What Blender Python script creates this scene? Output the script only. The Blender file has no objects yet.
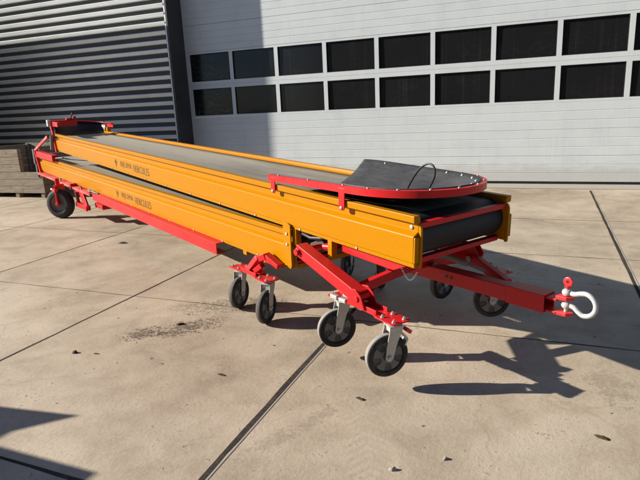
import bpy, bmesh, math, random
from mathutils import Vector, Matrix
random.seed(7)
S = bpy.context.scene
COL = S.collection
R = math.radians

# ------------------------------------------------------------------ materials
def nmat(name):
    m = bpy.data.materials.new(name); m.use_nodes = True
    nt = m.node_tree; b = nt.nodes['Principled BSDF']
    return m, nt, b
def nd(nt, t, **kw):
    n = nt.nodes.new(t)
    for k, v in kw.items(): setattr(n, k, v)
    return n
def coord(nt, scale=(1, 1, 1), rot=(0, 0, 0), loc=(0, 0, 0)):
    tc = nd(nt, 'ShaderNodeTexCoord'); mp = nd(nt, 'ShaderNodeMapping')
    mp.inputs['Scale'].default_value = scale; mp.inputs['Rotation'].default_value = rot; mp.inputs['Location'].default_value = loc
    nt.links.new(tc.outputs['Object'], mp.inputs['Vector']); return mp.outputs['Vector']
def noise(nt, vec, scale, detail=6, rough=.55, dist=0):
    n = nd(nt, 'ShaderNodeTexNoise'); n.inputs['Scale'].default_value = scale; n.inputs['Detail'].default_value = detail
    n.inputs['Roughness'].default_value = rough; n.inputs['Distortion'].default_value = dist
    nt.links.new(vec, n.inputs['Vector']); return n.outputs['Fac']
def ramp(nt, fac, stops):
    r = nd(nt, 'ShaderNodeValToRGB'); e = r.color_ramp.elements
    while len(e) < len(stops): e.new(0.5)
    for el, (p, c) in zip(e, stops):
        el.position = p; el.color = (c, c, c, 1) if isinstance(c, (int, float)) else (*c, 1)
    nt.links.new(fac, r.inputs['Fac']); return r.outputs['Color']
def mixc(nt, fac, a, b, mode='MIX'):
    m = nd(nt, 'ShaderNodeMix', data_type='RGBA', blend_type=mode)
    for inp, v in ((m.inputs[0], fac), (m.inputs[6], a), (m.inputs[7], b)):
        if isinstance(v, bpy.types.NodeSocket): nt.links.new(v, inp)
        elif isinstance(v, (int, float)): inp.default_value = v
        else: inp.default_value = (*v, 1)
    return m.outputs[2]
def mth(nt, op, a, b=None, c=None):
    m = nd(nt, 'ShaderNodeMath', operation=op)
    for i, v in enumerate((a, b, c)):
        if v is None: continue
        if isinstance(v, bpy.types.NodeSocket): nt.links.new(v, m.inputs[i])
        else: m.inputs[i].default_value = v
    return m.outputs[0]
def bump(nt, b, h, strength=.2, dist=.01):
    n = nd(nt, 'ShaderNodeBump'); n.inputs['Strength'].default_value = strength; n.inputs['Distance'].default_value = dist
    nt.links.new(h, n.inputs['Height']); nt.links.new(n.outputs['Normal'], b.inputs['Normal'])

def paint(name, col, rough=.4, dirt=(.25, .2, .14), amount=.35, spec=.5, metal=0, chips=0.0, scale=1.0, wav=.12, tv=(.9, 1.06)):
    m, nt, b = nmat(name)
    v = coord(nt)
    big = noise(nt, v, 2.2 * scale, 4); fine = noise(nt, v, 38 * scale, 4, .65)
    streak = noise(nt, coord(nt, (2, 2, 40)), 2.0, 3, .6)
    tone = ramp(nt, big, [(.3, tv[0]), (.7, tv[1])])
    c = mixc(nt, 1.0, col, tone, 'MULTIPLY')
    d = mth(nt, 'MULTIPLY', ramp(nt, mth(nt, 'MULTIPLY', mth(nt, 'ADD', fine, big), .5), [(.46, 0.0), (.68, 1.0)]), amount)
    c = mixc(nt, d, c, dirt)
    if chips:
        sv = coord(nt, (1.0, 1.0, 26), (0, R(2.5), 0)); sc = noise(nt, sv, 6.5, 3, .75, .2)
        c = mixc(nt, mth(nt, 'MULTIPLY', ramp(nt, sc, [(.665, 0.), (.70, 1.)]), .30 * chips), c, (.10, .06, .03))
        ch = ramp(nt, noise(nt, v, 75, 4, .6), [(.70, 0.0), (.73, 1.0)])
        c = mixc(nt, mth(nt, 'MULTIPLY', ch, chips), c, (.09, .07, .055))
    nt.links.new(c, b.inputs['Base Color'])
    nt.links.new(mth(nt, 'ADD', rough - .06, mth(nt, 'MULTIPLY', mth(nt, 'ADD', fine, streak), .14)), b.inputs['Roughness'])
    b.inputs['Metallic'].default_value = metal; b.inputs['Specular IOR Level'].default_value = spec
    bump(nt, b, mth(nt, 'ADD', mth(nt, 'MULTIPLY', big, 1.5), mth(nt, 'MULTIPLY', fine, .08 if wav > .1 else .01)), wav, .006)
    return m

YELLOW = paint('yellow paint', (.425, .170, .0001), .22, (.22, .095, .003), .22, .12, chips=.5, wav=.07, tv=(.96, 1.03))
RED = paint('red paint', (.56, .010, .013), .30, (.22, .035, .028), .40, .28, chips=.7, wav=.07)
REDDUST = paint('dusty red paint', (.55, .028, .026), .55, (.46, .33, .26), .75, .3, chips=.3)
ZINC = paint('galvanised steel', (.50, .50, .48), .45, (.30, .28, .25), .4, .5, .55)
DARKRIM = paint('dark plastic rim', (.055, .055, .056), .5, (.16, .145, .12), .6, .4)
SPOKE = paint('grey plastic web', (.15, .15, .147), .55, (.2, .185, .16), .5, .4)
RUBBER = paint('black tyre rubber', (.022, .022, .022), .7, (.10, .09, .075), .55, .3)
TREAD = paint('worn grey tread', (.25, .235, .21), .8, (.2, .18, .15), .6, .2)
TREADD = paint('dark grey tread', (.12, .115, .105), .8, (.2, .18, .15), .6, .2)
STEELDARK = paint('dark oily steel', (.045, .042, .04), .5, (.15, .12, .09), .5, .5)
SHWHITE = paint('white shackle paint', (.46, .46, .455), .42, (.24, .21, .18), .55, .5, chips=.8)
SHRED = paint('bright red shackle paint', (.66, .02, .025), .32, (.4, .12, .1), .2, .5)
LETTER = paint('dark brown lettering', (.095, .050, .018), .5, (.35, .18, .02), .5, .3)
ANTHR = paint('anthracite sheet', (.034, .034, .036), .5, (.06, .06, .055), .4, .4)
SLAT = paint('pale grey slats', (.72, .755, .745), .42, (.55, .55, .52), .2, .5, .40)
DOORW = paint('white door steel', (.615, .66, .66), .42, (.50, .50, .47), .35, .4)
SEAL = paint('black rubber seal', (.016, .016, .016), .8, (.06, .055, .05), .4, .2)
PLINTH = paint('concrete plinth', (.36, .33, .28), .85, (.2, .18, .15), .5, .2)
STEELEDGE = paint('worn steel joint edge', (.34, .30, .25), .6, (.22, .19, .16), .6, .4)
JOINT = paint('dark joint filler', (.040, .034, .028), .9, (.13, .10, .075), .6, .1)
LEAF = paint('dry leaf', (.045, .03, .018), .8, (.1, .07, .04), .5, .2)
STONE = paint('pale pebble', (.34, .30, .24), .9, (.3, .26, .2), .5, .2)
CABLE = paint('black cable', (.012, .012, .012), .42, (.06, .055, .05), .3, .5)

def wood_mat():
    m, nt, b = nmat('weathered timber'); v = coord(nt, (1.2, 1.2, 14))
    g = noise(nt, v, 3, 8, .65, .6); k = noise(nt, coord(nt), 9, 3)
    c = ramp(nt, g, [(.3, (.13, .10, .066)), (.5, (.26, .208, .145)), (.72, (.38, .318, .232))])
    c = mixc(nt, mth(nt, 'MULTIPLY', ramp(nt, k, [(.6, 0.), (.68, 1.)]), .5), c, (.09, .065, .045))
    nt.links.new(c, b.inputs['Base Color']); b.inputs['Roughness'].default_value = .85
    bump(nt, b, g, .4, .006); return m
WOOD = wood_mat()

def rubber_sheet():
    m, nt, b = nmat('scuffed rubber sheet'); v = coord(nt)
    a = noise(nt, v, 3.2, 7, .6, .8); s = noise(nt, coord(nt, (3, 16, 8), (0, 0, .5)), 2.5, 7, .7, .5); f = noise(nt, v, 60, 5, .7)
    w = ramp(nt, mth(nt, 'ADD', mth(nt, 'MULTIPLY', a, .5), mth(nt, 'MULTIPLY', s, .5)), [(.40, 0.), (.66, 1.)])
    c = mixc(nt, mth(nt, 'MULTIPLY', w, .5), (.028, .028, .030), (.11, .106, .10))
    c = mixc(nt, mth(nt, 'MULTIPLY', ramp(nt, f, [(.55, 0.), (.72, 1.)]), .18), c, (.17, .16, .14))
    nt.links.new(c, b.inputs['Base Color']); nt.links.new(ramp(nt, a, [(.3, .42), (.7, .62)]), b.inputs['Roughness'])
    b.inputs['Specular IOR Level'].default_value = .4
    bump(nt, b, mth(nt, 'ADD', a, mth(nt, 'MULTIPLY', f, .08)), .3, .012); return m
SHEET = rubber_sheet()

def belt_mat():
    m, nt, b = nmat('dusty conveyor belt'); v = coord(nt)
    lo = noise(nt, coord(nt, (.45, 3.5, 3.5)), 2.4, 7, .6, .4); st = noise(nt, coord(nt, (.5, 34, 8)), 2.0, 6, .65); f = noise(nt, v, 55, 6, .7)
    sep = nd(nt, 'ShaderNodeSeparateXYZ'); nt.links.new(v, sep.inputs[0])
    mid = mth(nt, 'ABSOLUTE', mth(nt, 'ADD', sep.outputs['Y'], .02))
    edge = ramp(nt, mid, [(.0, .18), (.30, .42), (.43, .95)])           # dust left lying towards both belt edges
    along = ramp(nt, mth(nt, 'DIVIDE', mth(nt, 'ADD', sep.outputs['X'], 5.0), 10.0), [(.0, .88), (.45, .76), (.70, .50), (.9, .14)])
    w = mth(nt, 'ADD', mth(nt, 'MULTIPLY', edge, .38), mth(nt, 'ADD', along, mth(nt, 'MULTIPLY', mth(nt, 'SUBTRACT', mth(nt, 'ADD', mth(nt, 'MULTIPLY', lo, 1.3), mth(nt, 'MULTIPLY', st, .35)), .82), .7)))
    w = ramp(nt, w, [(.12, 0.), (.85, 1.)])
    c = mixc(nt, w, (.060, .057, .052), (.285, .255, .20))
    c = mixc(nt, mth(nt, 'MULTIPLY', ramp(nt, f, [(.58, 0.), (.72, 1.)]), .5), c, (.31, .275, .215))
    nt.links.new(c, b.inputs['Base Color']); b.inputs['Roughness'].default_value = .75; b.inputs['Specular IOR Level'].default_value = .25
    bump(nt, b, mth(nt, 'ADD', lo, mth(nt, 'MULTIPLY', f, .1)), .25, .01); return m
BELT = belt_mat()

def glass_mat():
    m, nt, b = nmat('dirty dark window pane'); v = coord(nt)
    st = noise(nt, coord(nt, (16, 1, .25)), 1.0, 3, .6); sw = noise(nt, v, 1.1, 5, .6)
    scr = nd(nt, 'ShaderNodeTexWave', wave_type='RINGS'); scr.inputs['Scale'].default_value = 2.2; scr.inputs['Distortion'].default_value = 14
    scr.inputs['Detail'].default_value = 5; scr.inputs['Detail Scale'].default_value = 1.6; nt.links.new(v, scr.inputs['Vector'])
    sep = nd(nt, 'ShaderNodeSeparateXYZ'); nt.links.new(v, sep.inputs[0])
    left = ramp(nt, mth(nt, 'DIVIDE', mth(nt, 'ADD', sep.outputs['X'], 5.6), 2.0), [(.0, 1.), (.56, .8), (.60, 0.08)])
    mark = mth(nt, 'MULTIPLY', mth(nt, 'MULTIPLY', ramp(nt, scr.outputs['Fac'], [(.86, 0.), (.97, 1.)]), ramp(nt, sw, [(.46, 0.), (.62, 1.)])), left)
    dirt = mth(nt, 'MULTIPLY', ramp(nt, st, [(.54, 0.), (.85, 1.)]), ramp(nt, sw, [(.40, .0), (.7, .5)]))
    c = mixc(nt, dirt, (.013, .013, .0135), (.07, .07, .067))
    c = mixc(nt, mth(nt, 'MULTIPLY', mark, .32), c, (.16, .165, .17))
    nt.links.new(c, b.inputs['Base Color']); nt.links.new(ramp(nt, sw, [(.3, .10), (.7, .24)]), b.inputs['Roughness'])
    b.inputs['Specular IOR Level'].default_value = .3; return m
def grime(m):
    nt = m.node_tree; b = nt.nodes['Principled BSDF']; src = b.inputs['Base Color'].links[0].from_socket; v = coord(nt)
    sep = nd(nt, 'ShaderNodeSeparateXYZ'); nt.links.new(v, sep.inputs[0])
    n = noise(nt, coord(nt, (1.6, 1, 5)), 1.5, 6, .7); run = noise(nt, coord(nt, (26, 1, .8)), 1., 4, .6)
    low = ramp(nt, mth(nt, 'ADD', sep.outputs['Z'], mth(nt, 'MULTIPLY', n, -.5)), [(.0, 1.), (.16, 0.)])
    k = mth(nt, 'ADD', mth(nt, 'MULTIPLY', low, .38), mth(nt, 'MULTIPLY', ramp(nt, mth(nt, 'MULTIPLY', run, mth(nt, 'ADD', n, .5)), [(.52, 0.), (.75, 1.)]), .10))
    nt.links.new(mixc(nt, k, src, (.36, .31, .25)), b.inputs['Base Color'])
grime(DOORW)
GLASS = glass_mat()

def ground_mat():
    m, nt, b = nmat('old poured concrete'); v = coord(nt)
    sep = nd(nt, 'ShaderNodeSeparateXYZ'); nt.links.new(v, sep.inputs[0]); X, Y = sep.outputs['X'], sep.outputs['Y']
    n1 = noise(nt, v, .55, 5, .6, .5); n2 = noise(nt, v, 3.1, 7, .65, .3); n3 = noise(nt, v, 42, 5, .7); n4 = noise(nt, v, 260, 1, .6)
    # every slab was poured a little lighter or darker
    ix = mth(nt, 'FLOOR', mth(nt, 'DIVIDE', mth(nt, 'ADD', X, 1.352), 2.07)); iy = mth(nt, 'FLOOR', mth(nt, 'DIVIDE', mth(nt, 'SUBTRACT', Y, 3.69), 2.12))
    cmb = nd(nt, 'ShaderNodeCombineXYZ'); nt.links.new(ix, cmb.inputs[0]); nt.links.new(iy, cmb.inputs[1])
    wn = nd(nt, 'ShaderNodeTexWhiteNoise', noise_dimensions='2D'); nt.links.new(cmb.outputs[0], wn.inputs['Vector'])
    mixn = mth(nt, 'ADD', mth(nt, 'MULTIPLY', n1, .5), mth(nt, 'ADD', mth(nt, 'MULTIPLY', n2, .35), mth(nt, 'MULTIPLY', n3, .15)))
    c = ramp(nt, mixn, [(.385, (.262, .206, .146)), (.485, (.370, .300, .216)), (.585, (.470, .392, .294))])
    c = mixc(nt, 1.0, c, ramp(nt, wn.outputs['Value'], [(0., .94), (1., 1.05)]), 'MULTIPLY')
    # broom and drag scratches
    sc = noise(nt, coord(nt, (46, 1.3, 1), (0, 0, R(-33))), 1., 6, .7, .25); sc2 = noise(nt, coord(nt, (1.2, 38, 1), (0, 0, R(14))), 1., 6, .7, .35)
    c = mixc(nt, mth(nt, 'MULTIPLY', ramp(nt, sc, [(.60, 0.), (.74, 1.)]), .38), c, (.235, .180, .125))
    c = mixc(nt, mth(nt, 'MULTIPLY', ramp(nt, sc2, [(.62, 0.), (.76, 1.)]), .25), c, (.50, .44, .36))
    # hairline curved scrape marks
    wv = nd(nt, 'ShaderNodeTexVoronoi', feature='DISTANCE_TO_EDGE'); wv.inputs['Scale'].default_value = .9
    dv = nd(nt, 'ShaderNodeVectorMath', operation='ADD'); nz = nd(nt, 'ShaderNodeTexNoise'); nz.inputs['Scale'].default_value = 1.3; nz.inputs['Detail'].default_value = 5
    nt.links.new(v, nz.inputs['Vector']); nt.links.new(v, dv.inputs[0]); nt.links.new(nz.outputs['Color'], dv.inputs[1]); nt.links.new(dv.outputs[0], wv.inputs['Vector'])
    hair = mth(nt, 'MULTIPLY', ramp(nt, wv.outputs['Distance'], [(.0, 1.), (.011, 0.)]), ramp(nt, n1, [(.44, 0.), (.6, 1.)]))
    c = mixc(nt, mth(nt, 'MULTIPLY', hair, .35), c, (.16, .115, .075))
    # crumbs of soil, dark specks, pale scuffs
    c = mixc(nt, mth(nt, 'MULTIPLY', ramp(nt, mth(nt, 'ADD', mth(nt, 'MULTIPLY', n3, .6), mth(nt, 'MULTIPLY', n2, .4)), [(.575, 0.), (.635, 1.)]), .62), c, (.135, .095, .06))
    sp = noise(nt, v, 17, 3, .5)
    c = mixc(nt, mth(nt, 'MULTIPLY', ramp(nt, sp, [(.705, 0.), (.735, 1.)]), .8), c, (.075, .052, .034))
    c = mixc(nt, mth(nt, 'MULTIPLY', ramp(nt, noise(nt, v, 9, 6, .7, 1.), [(.66, 0.), (.72, 1.)]), .4), c, (.56, .50, .42))
    def blob(cx, cy, rx, ry, rot, soft=1.0):
        mp = coord(nt, (1, 1, 1), (0, 0, 0), (-cx, -cy, 0)); rt = nd(nt, 'ShaderNodeVectorRotate', rotation_type='Z_AXIS'); rt.inputs['Angle'].default_value = -rot
        nt.links.new(mp, rt.inputs['Vector']); ss = nd(nt, 'ShaderNodeSeparateXYZ'); nt.links.new(rt.outputs[0], ss.inputs[0])
        d = mth(nt, 'ADD', mth(nt, 'POWER', mth(nt, 'DIVIDE', ss.outputs['X'], rx), 2), mth(nt, 'POWER', mth(nt, 'DIVIDE', ss.outputs['Y'], ry), 2))
        return ramp(nt, d, [(0., 1.), (soft, 0.)]), ss.outputs['X'], ss.outputs['Y']
    n16 = noise(nt, v, 24, 5, .75); n70 = noise(nt, v, 66, 3, .6, .4); n6 = noise(nt, v, 6, 3, .6)
    for cx, cy, rx, ry, rot, k in STAINS:
        bl, _, _ = blob(cx, cy, rx, ry, rot)
        g = ramp(nt, mth(nt, 'ADD', mth(nt, 'ADD', mth(nt, 'MULTIPLY', n70, .42), mth(nt, 'ADD', mth(nt, 'MULTIPLY', n16, .36), mth(nt, 'MULTIPLY', n6, .22))), mth(nt, 'MULTIPLY', bl, .13)), [(.578, 0.), (.618, 1.)])
        c = mixc(nt, mth(nt, 'MULTIPLY', mth(nt, 'MULTIPLY', g, ramp(nt, bl, [(0., 0.), (.45, 1.)])), k), c, (.062, .042, .028))
    # dried mud print of a lugged tyre
    for cx, cy, ln, wd, rot in TRACKS:
        bl, lx, ly = blob(cx, cy, ln, wd, rot)
        zig = mth(nt, 'SINE', mth(nt, 'ADD', mth(nt, 'MULTIPLY', lx, 110.), mth(nt, 'MULTIPLY', mth(nt, 'ABSOLUTE', ly), 80.)))
        tr = mth(nt, 'MULTIPLY', ramp(nt, mth(nt, 'ADD', zig, mth(nt, 'MULTIPLY', mth(nt, 'SUBTRACT', n3, .5), 3.)), [(.0, 0.), (.35, 1.)]), ramp(nt, bl, [(.0, 0.), (.25, 1.)]))
        c = mixc(nt, mth(nt, 'MULTIPLY', mth(nt, 'MULTIPLY', tr, ramp(nt, n2, [(.46, 0.), (.56, 1.)])), .16), c, (.21, .155, .105))
    nt.links.new(c, b.inputs['Base Color']); b.inputs['Roughness'].default_value = .82; b.inputs['Specular IOR Level'].default_value = .28
    bump(nt, b, mth(nt, 'ADD', mth(nt, 'MULTIPLY', n2, .6), mth(nt, 'ADD', mth(nt, 'MULTIPLY', n3, .35), mth(nt, 'MULTIPLY', n4, .14))), .6, .012)
    return m
STAINS = [(-2.47, 3.20, .42, .20, R(48), .8), (-2.72, 3.02, .30, .16, R(35), .75), (-2.35, 3.72, .70, .24, R(25), .55), (-1.12, 2.2, .50, .08, R(62), .22), (.42, 3.15, .34, .16, R(100), .25)]
TRACKS = [(-.72, 2.20, .7, .11, R(112))]
CONCRETE = ground_mat()

# ------------------------------------------------------------------ mesh helpers
class MB:
    def __init__(s, tf=None): s.b = bmesh.new(); s.tf = tf or (lambda x, y, z: Vector((x, y, z))); s.mi = 0
    def v(s, *p): return s.b.verts.new(s.tf(*p))
    def raw(s, p): return s.b.verts.new(p)
    def face(s, vs):
        try: f = s.b.faces.new(vs); f.material_index = s.mi; return f
        except ValueError: return None
    def box(s, x0, x1, y0, y1, z0, z1):
        V = [s.v(x, y, z) for x in (x0, x1) for y in (y0, y1) for z in (z0, z1)]
        for q in ((0, 1, 3, 2), (4, 6, 7, 5), (0, 4, 5, 1), (2, 3, 7, 6), (0, 2, 6, 4), (1, 5, 7, 3)): s.face([V[i] for i in q])
    def prism(s, prof, x0, x1):                     # prof = [(y,z)] swept along x
        A = [s.v(x0, *p) for p in prof]; B = [s.v(x1, *p) for p in prof]; n = len(prof)
        for i in range(n): s.face([A[i], A[(i + 1) % n], B[(i + 1) % n], B[i]])
        s.face(A[::-1]); s.face(B)
    def plate(s, outline, z0, z1, fn=None):         # outline = [(x,y)] with a thickness in z; fn reorders the axes
        fn = fn or (lambda x, y, z: (x, y, z)); n = len(outline)
        A = [s.v(*fn(x, y, z0)) for x, y in outline]; B = [s.v(*fn(x, y, z1)) for x, y in outline]
        for i in range(n): s.face([A[i], A[(i + 1) % n], B[(i + 1) % n], B[i]])
        s.face(A[::-1]); s.face(B)
    def bar(s, p, q, w, h, up=(0, 0, 1)):           # w sideways, h along up
        p = s.tf(*p); q = s.tf(*q); d = (q - p).normalized(); up = Vector(up); sd = d.cross(up).normalized(); u = sd.cross(d)
        V = []
        for e in (p, q):
            for a, c in ((-1, -1), (1, -1), (1, 1), (-1, 1)): V.append(s.raw(e + sd * (a * w / 2) + u * (c * h / 2)))
        for i in range(4): s.face([V[i], V[(i + 1) % 4], V[4 + (i + 1) % 4], V[4 + i]])
        s.face(V[3::-1]); s.face(V[4:])
    def cyl(s, p, q, r, n=20, r2=None):
        p = s.tf(*p); q = s.tf(*q); s.lathe_raw(p, q - p, [(0, 0), (r, 0), (r2 if r2 is not None else r, (q - p).length), (0, (q - p).length)], n)
    def lathe(s, c, ax, prof, n=32): s.lathe_raw(s.tf(*c), s.tf(c[0] + ax[0], c[1] + ax[1], c[2] + ax[2]) - s.tf(*c), prof, n)
    def lathe_raw(s, c, ax, prof, n):
        ax = ax.normalized(); e = ax.orthogonal().normalized(); g = ax.cross(e); rings = []
        for r, h in prof:
            if r < 1e-6: rings.append([s.raw(c + ax * h)])
            else: rings.append([s.raw(c + ax * h + (e * math.cos(2 * math.pi * k / n) + g * math.sin(2 * math.pi * k / n)) * r) for k in range(n)])
        for A, B in zip(rings, rings[1:]):
            for k in range(n):
                k2 = (k + 1) % n
                if len(A) == 1 and len(B) == 1: continue
                if len(A) == 1: s.face([A[0], B[k2], B[k]])
                elif len(B) == 1: s.face([A[k], A[k2], B[0]])
                else: s.face([A[k], A[k2], B[k2], B[k]])
    def tube(s, pts, r, n=10, closed=False):
        P = [s.tf(*p) for p in pts]; rings = []; N = len(P); prev = None
        for i in range(N):
            if closed: d = (P[(i + 1) % N] - P[i - 1]).normalized()
            else: d = (P[min(i + 1, N - 1)] - P[max(i - 1, 0)]).normalized()
            e = d.orthogonal().normalized() if prev is None else (prev - d * prev.dot(d)).normalized()
            prev = e; g = d.cross(e); rr = r[i] if isinstance(r, (list, tuple)) else r
            rings.append([s.raw(P[i] + (e * math.cos(2 * math.pi * k / n) + g * math.sin(2 * math.pi * k / n)) * rr) for k in range(n)])
        pairs = list(zip(rings, rings[1:]))
        for A, B in pairs:
            for k in range(n): s.face([A[k], A[(k + 1) % n], B[(k + 1) % n], B[k]])
        if closed:
            A, B = rings[-1], rings[0]; off = min(range(n), key=lambda o: (A[0].co - B[o].co).length)
            for k in range(n): s.face([A[k], A[(k + 1) % n], B[(k + 1 + off) % n], B[(k + off) % n]])
        else: s.face(rings[0][::-1]); s.face(rings[-1])
    def sweep(s, path, prof, closed=False):         # path [(x,y,z, nx,ny)] horizontal outward normal; prof [(out, up)]
        rings = []
        for x, y, z, nx, ny in path: rings.append([s.v(x + nx * o, y + ny * o, z + u) for o, u in prof])
        n = len(prof)
        for A, B in zip(rings, rings[1:]):
            for k in range(n): s.face([A[k], A[(k + 1) % n], B[(k + 1) % n], B[k]])
        s.face(rings[0][::-1]); s.face(rings[-1])
    def grid(s, rows):                              # rows of raw points
        V = [[s.raw(p) for p in r] for r in rows]
        for A, B in zip(V, V[1:]):
            for i in range(len(A) - 1): s.face([A[i], A[i + 1], B[i + 1], B[i]])
    def build(s, name, mats, parent=None, bevel=0, smooth=False, solid=0, recalc=True, split=False):
        if split:
            left = set(s.b.faces); outs = []
            while left:
                isl, st = set(), [next(iter(left))]
                while st:
                    f = st.pop()
                    if f in isl: continue
                    isl.add(f); st += [k for v in f.verts for k in v.link_faces if k not in isl]
                left -= isl; q = MB(); q.mi = 0; mp = {}
                for f in sorted(isl, key=lambda f: f.index):
                    for v in f.verts:
                        if v not in mp: mp[v] = q.b.verts.new(v.co)
                    q.b.faces.new([mp[v] for v in f.verts]).material_index = f.material_index
                outs.append(q.build(name, mats, parent, bevel, smooth, solid, recalc))
            s.b.free(); return outs
        if recalc: bmesh.ops.recalc_face_normals(s.b, faces=s.b.faces[:])
        me = bpy.data.meshes.new(name); s.b.to_mesh(me); s.b.free()
        for m in (mats if isinstance(mats, (list, tuple)) else [mats]): me.materials.append(m)
        o = bpy.data.objects.new(name, me); COL.objects.link(o)
        if parent is not None: o.parent = parent
        if smooth: me.shade_smooth(); me.set_sharp_from_angle(angle=R(38))
        if solid:
            md = o.modifiers.new('Solidify', 'SOLIDIFY'); md.thickness = solid; md.offset = 0
        if bevel:
            md = o.modifiers.new('Bevel', 'BEVEL'); md.width = bevel; md.segments = 2; md.limit_method = 'ANGLE'; md.angle_limit = R(40)
        return o
def tag(o, label=None, cat=None, group=None, kind=None):
    for k, v in (('label', label), ('category', cat), ('group', group), ('kind', kind)):
        if v: o[k] = v
    return o
def empty(name, loc=(0, 0, 0), rz=0):
    o = bpy.data.objects.new(name, None); o.empty_display_size = .2; COL.objects.link(o); o.location = loc; o.rotation_euler = (0, 0, rz); return o

# ------------------------------------------------------------------ ground
g = MB()
g.b.verts.ensure_lookup_table()
V = [g.v(x, y, 0) for x, y in ((-400, -400), (400, -400), (400, 400), (-400, 400))]; g.face(V)
tag(g.build('ground', CONCRETE), kind='structure')
# long joints: dark filler with a worn steel angle on one side
JX = [-7.53 - 2.06, -7.53, -5.46, -3.405, -1.352, .787, 2.87, 4.95]
jm = MB()
for x in JX:
    random.seed(int(x * 100)); y = -6.0; pts = []
    while y < 10.42: pts.append((y, x + random.uniform(-.003, .003), (.0085 if x == -3.405 else .006) + random.uniform(-.002, .003) if x not in (-1.352, .787) else .015 + random.uniform(-.003, .003))); y += .22
    for (ya, xa, wa), (yb, xb, wb) in zip(pts, pts[1:]): jm.face([jm.v(xa - wa, ya, .0016), jm.v(xa + wa, ya, .0016), jm.v(xb + wb, yb, .0016), jm.v(xb - wb, yb, .0016)])
for y, x0, x1, w in ((1.545, -9, 6, .010), (3.69, -9, 6, .0045), (5.885, -1.35, 6, .007), (5.86, -9, -1.36, .005), (7.735, -9, 6, .006), (10.44, -7.6, 6, .008)):
    random.seed(int(y * 100)); x = x0; pts = []
    while x < x1: pts.append((x, y + random.uniform(-.004, .004), max(.003, w + random.uniform(-.003, .003)))); x += .2
    for (xa, ya, wa), (xb, yb, wb) in zip(pts, pts[1:]): jm.face([jm.v(xa, ya - wa, .0009), jm.v(xb, yb - wb, .0009), jm.v(xb, yb + wb, .0009), jm.v(xa, ya + wa, .0009)])
tag(jm.build('ground_joints', JOINT), kind='structure')
em = MB()
for x in (-1.352, .787):
    y = -6.0
    while y < 10.4:
        l = random.uniform(.5, 1.4); em.box(x + .0195, x + .030 + random.uniform(-.002, .002), y, min(y + l, 10.42), -.02, .0021); y += l
tag(em.build('joint_edging', STEELEDGE), kind='structure')
ts = MB(); ts.box(-7.6, 6, 10.455, 11.0, -.1, .008)
tag(ts.build('door_threshold', PLINTH, bevel=.004), kind='structure')

# ------------------------------------------------------------------ building front with its overhead door
DY = 10.98
door = tag(empty('overhead_door', (-2.0, DY, 0)), 'wide white sectional overhead door with two rows of dark window panes, behind the yellow conveyor', 'overhead door')
DT = lambda x, y, z: Vector((x + 2.0, y, z))
DX0, DX1 = -7.75, 5.85
def ribbed(z0, z1, name, pitch=.1445):
    m = MB(DT); n = max(1, round((z1 - z0) / pitch)); prof = []
    zs = [z0 + (z1 - z0) * k / n for k in range(n + 1)]
    prof.append((.05, z0)); 
    for k in range(n):
        a, b_ = zs[k], zs[k + 1]; g0 = .004 if k else .0015; g1 = .004 if k < n - 1 else .0015
        prof += [(.005, a + .0008), (.0, a + g0 + .003), (.0, b_ - g1 - .003), (.005, b_ - .0008)]
    prof.append((.05, z1)); m.prism(prof, DX0, DX1)
    return m.build(name, DOORW, door)
def flat(z0, z1, n):
    for k in range(n): ribbed(z0 + (z1 - z0) * k / n + .0015, z0 + (z1 - z0) * (k + 1) / n - .0015, 'door_section')
flat(.05, 1.49, 3)
flat(2.935, 5.22, 4)
sl = MB(DT); sl.box(DX0, DX1, -.006, .05, .008, .049); sl.build('bottom_seal', SEAL, door)
PIT, X0 = 1.115, -7.5802
rows = ((1.4915, 2.207, 1.5336, 2.125), (2.2095, 2.9335, 2.292, 2.889))
for z0, z1, p0, p1 in rows:
    for i in range(12):
        xa = X0 + i * PIT; xb = xa + 1.028; xo0 = xa - .0435; xo1 = xo0 + PIT
        if i == 0: xo0 = DX0
        if i == 11: xo1 = DX1
        m = MB(DT)
        m.box(xo0, xo1, 0, .05, z0, p0); m.box(xo0, xo1, 0, .05, p1, z1); m.box(xo0, xa, 0, .05, p0, p1); m.box(xb, xo1, 0, .05, p0, p1)
        fr = m.build('window_frame', DOORW, door, bevel=.0)
        q = MB(DT); e = [random.uniform(-.0045, .0045) for _ in range(4)]; qx = ((xa - .004, p0 - .004), (xb + .004, p0 - .004), (xb + .004, p1 + .004), (xa - .004, p1 + .004))
        A_ = [q.v(x, .028 + t, z) for (x, z), t in zip(qx, e)]; B_ = [q.v(x, .044 + t, z) for (x, z), t in zip(qx, e)]
        q.face(A_); q.face(B_[::-1]); [q.face([A_[k], A_[(k + 1) % 4], B_[(k + 1) % 4], B_[k]]) for k in range(4)]
        q.build('pane', GLASS, fr)
        k = MB(DT)                                  # black glazing bead
        for a in ((xa + .0005, xb - .0005, .006, .0215, p0 + .0005, p0 + .013), (xa + .0005, xb - .0005, .006, .0215, p1 - .013, p1 - .0005), (xa + .0005, xa + .013, .006, .0215, p0 + .0135, p1 - .0135), (xb - .013, xb - .0005, .006, .0215, p0 + .0135, p1 - .0135)): k.box(*a)
        k.build('glazing_bead', SEAL, fr)
wall = tag(empty('warehouse_wall', (0, 11.2, 0)), 'white wall above and beside the overhead door, upper part of the hall', 'wall')
WT = lambda x, y, z: Vector((x, y - 11.2, z))
m = MB(WT); m.box(-7.75, 9, 11.0, 11.3, 5.23, 8.0); m.build('wall_panel', DOORW, wall)
m = MB(WT); m.box(5.86, 9, 11.0, 11.3, 0, 5.22); m.build('side_panel', DOORW, wall)

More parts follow.
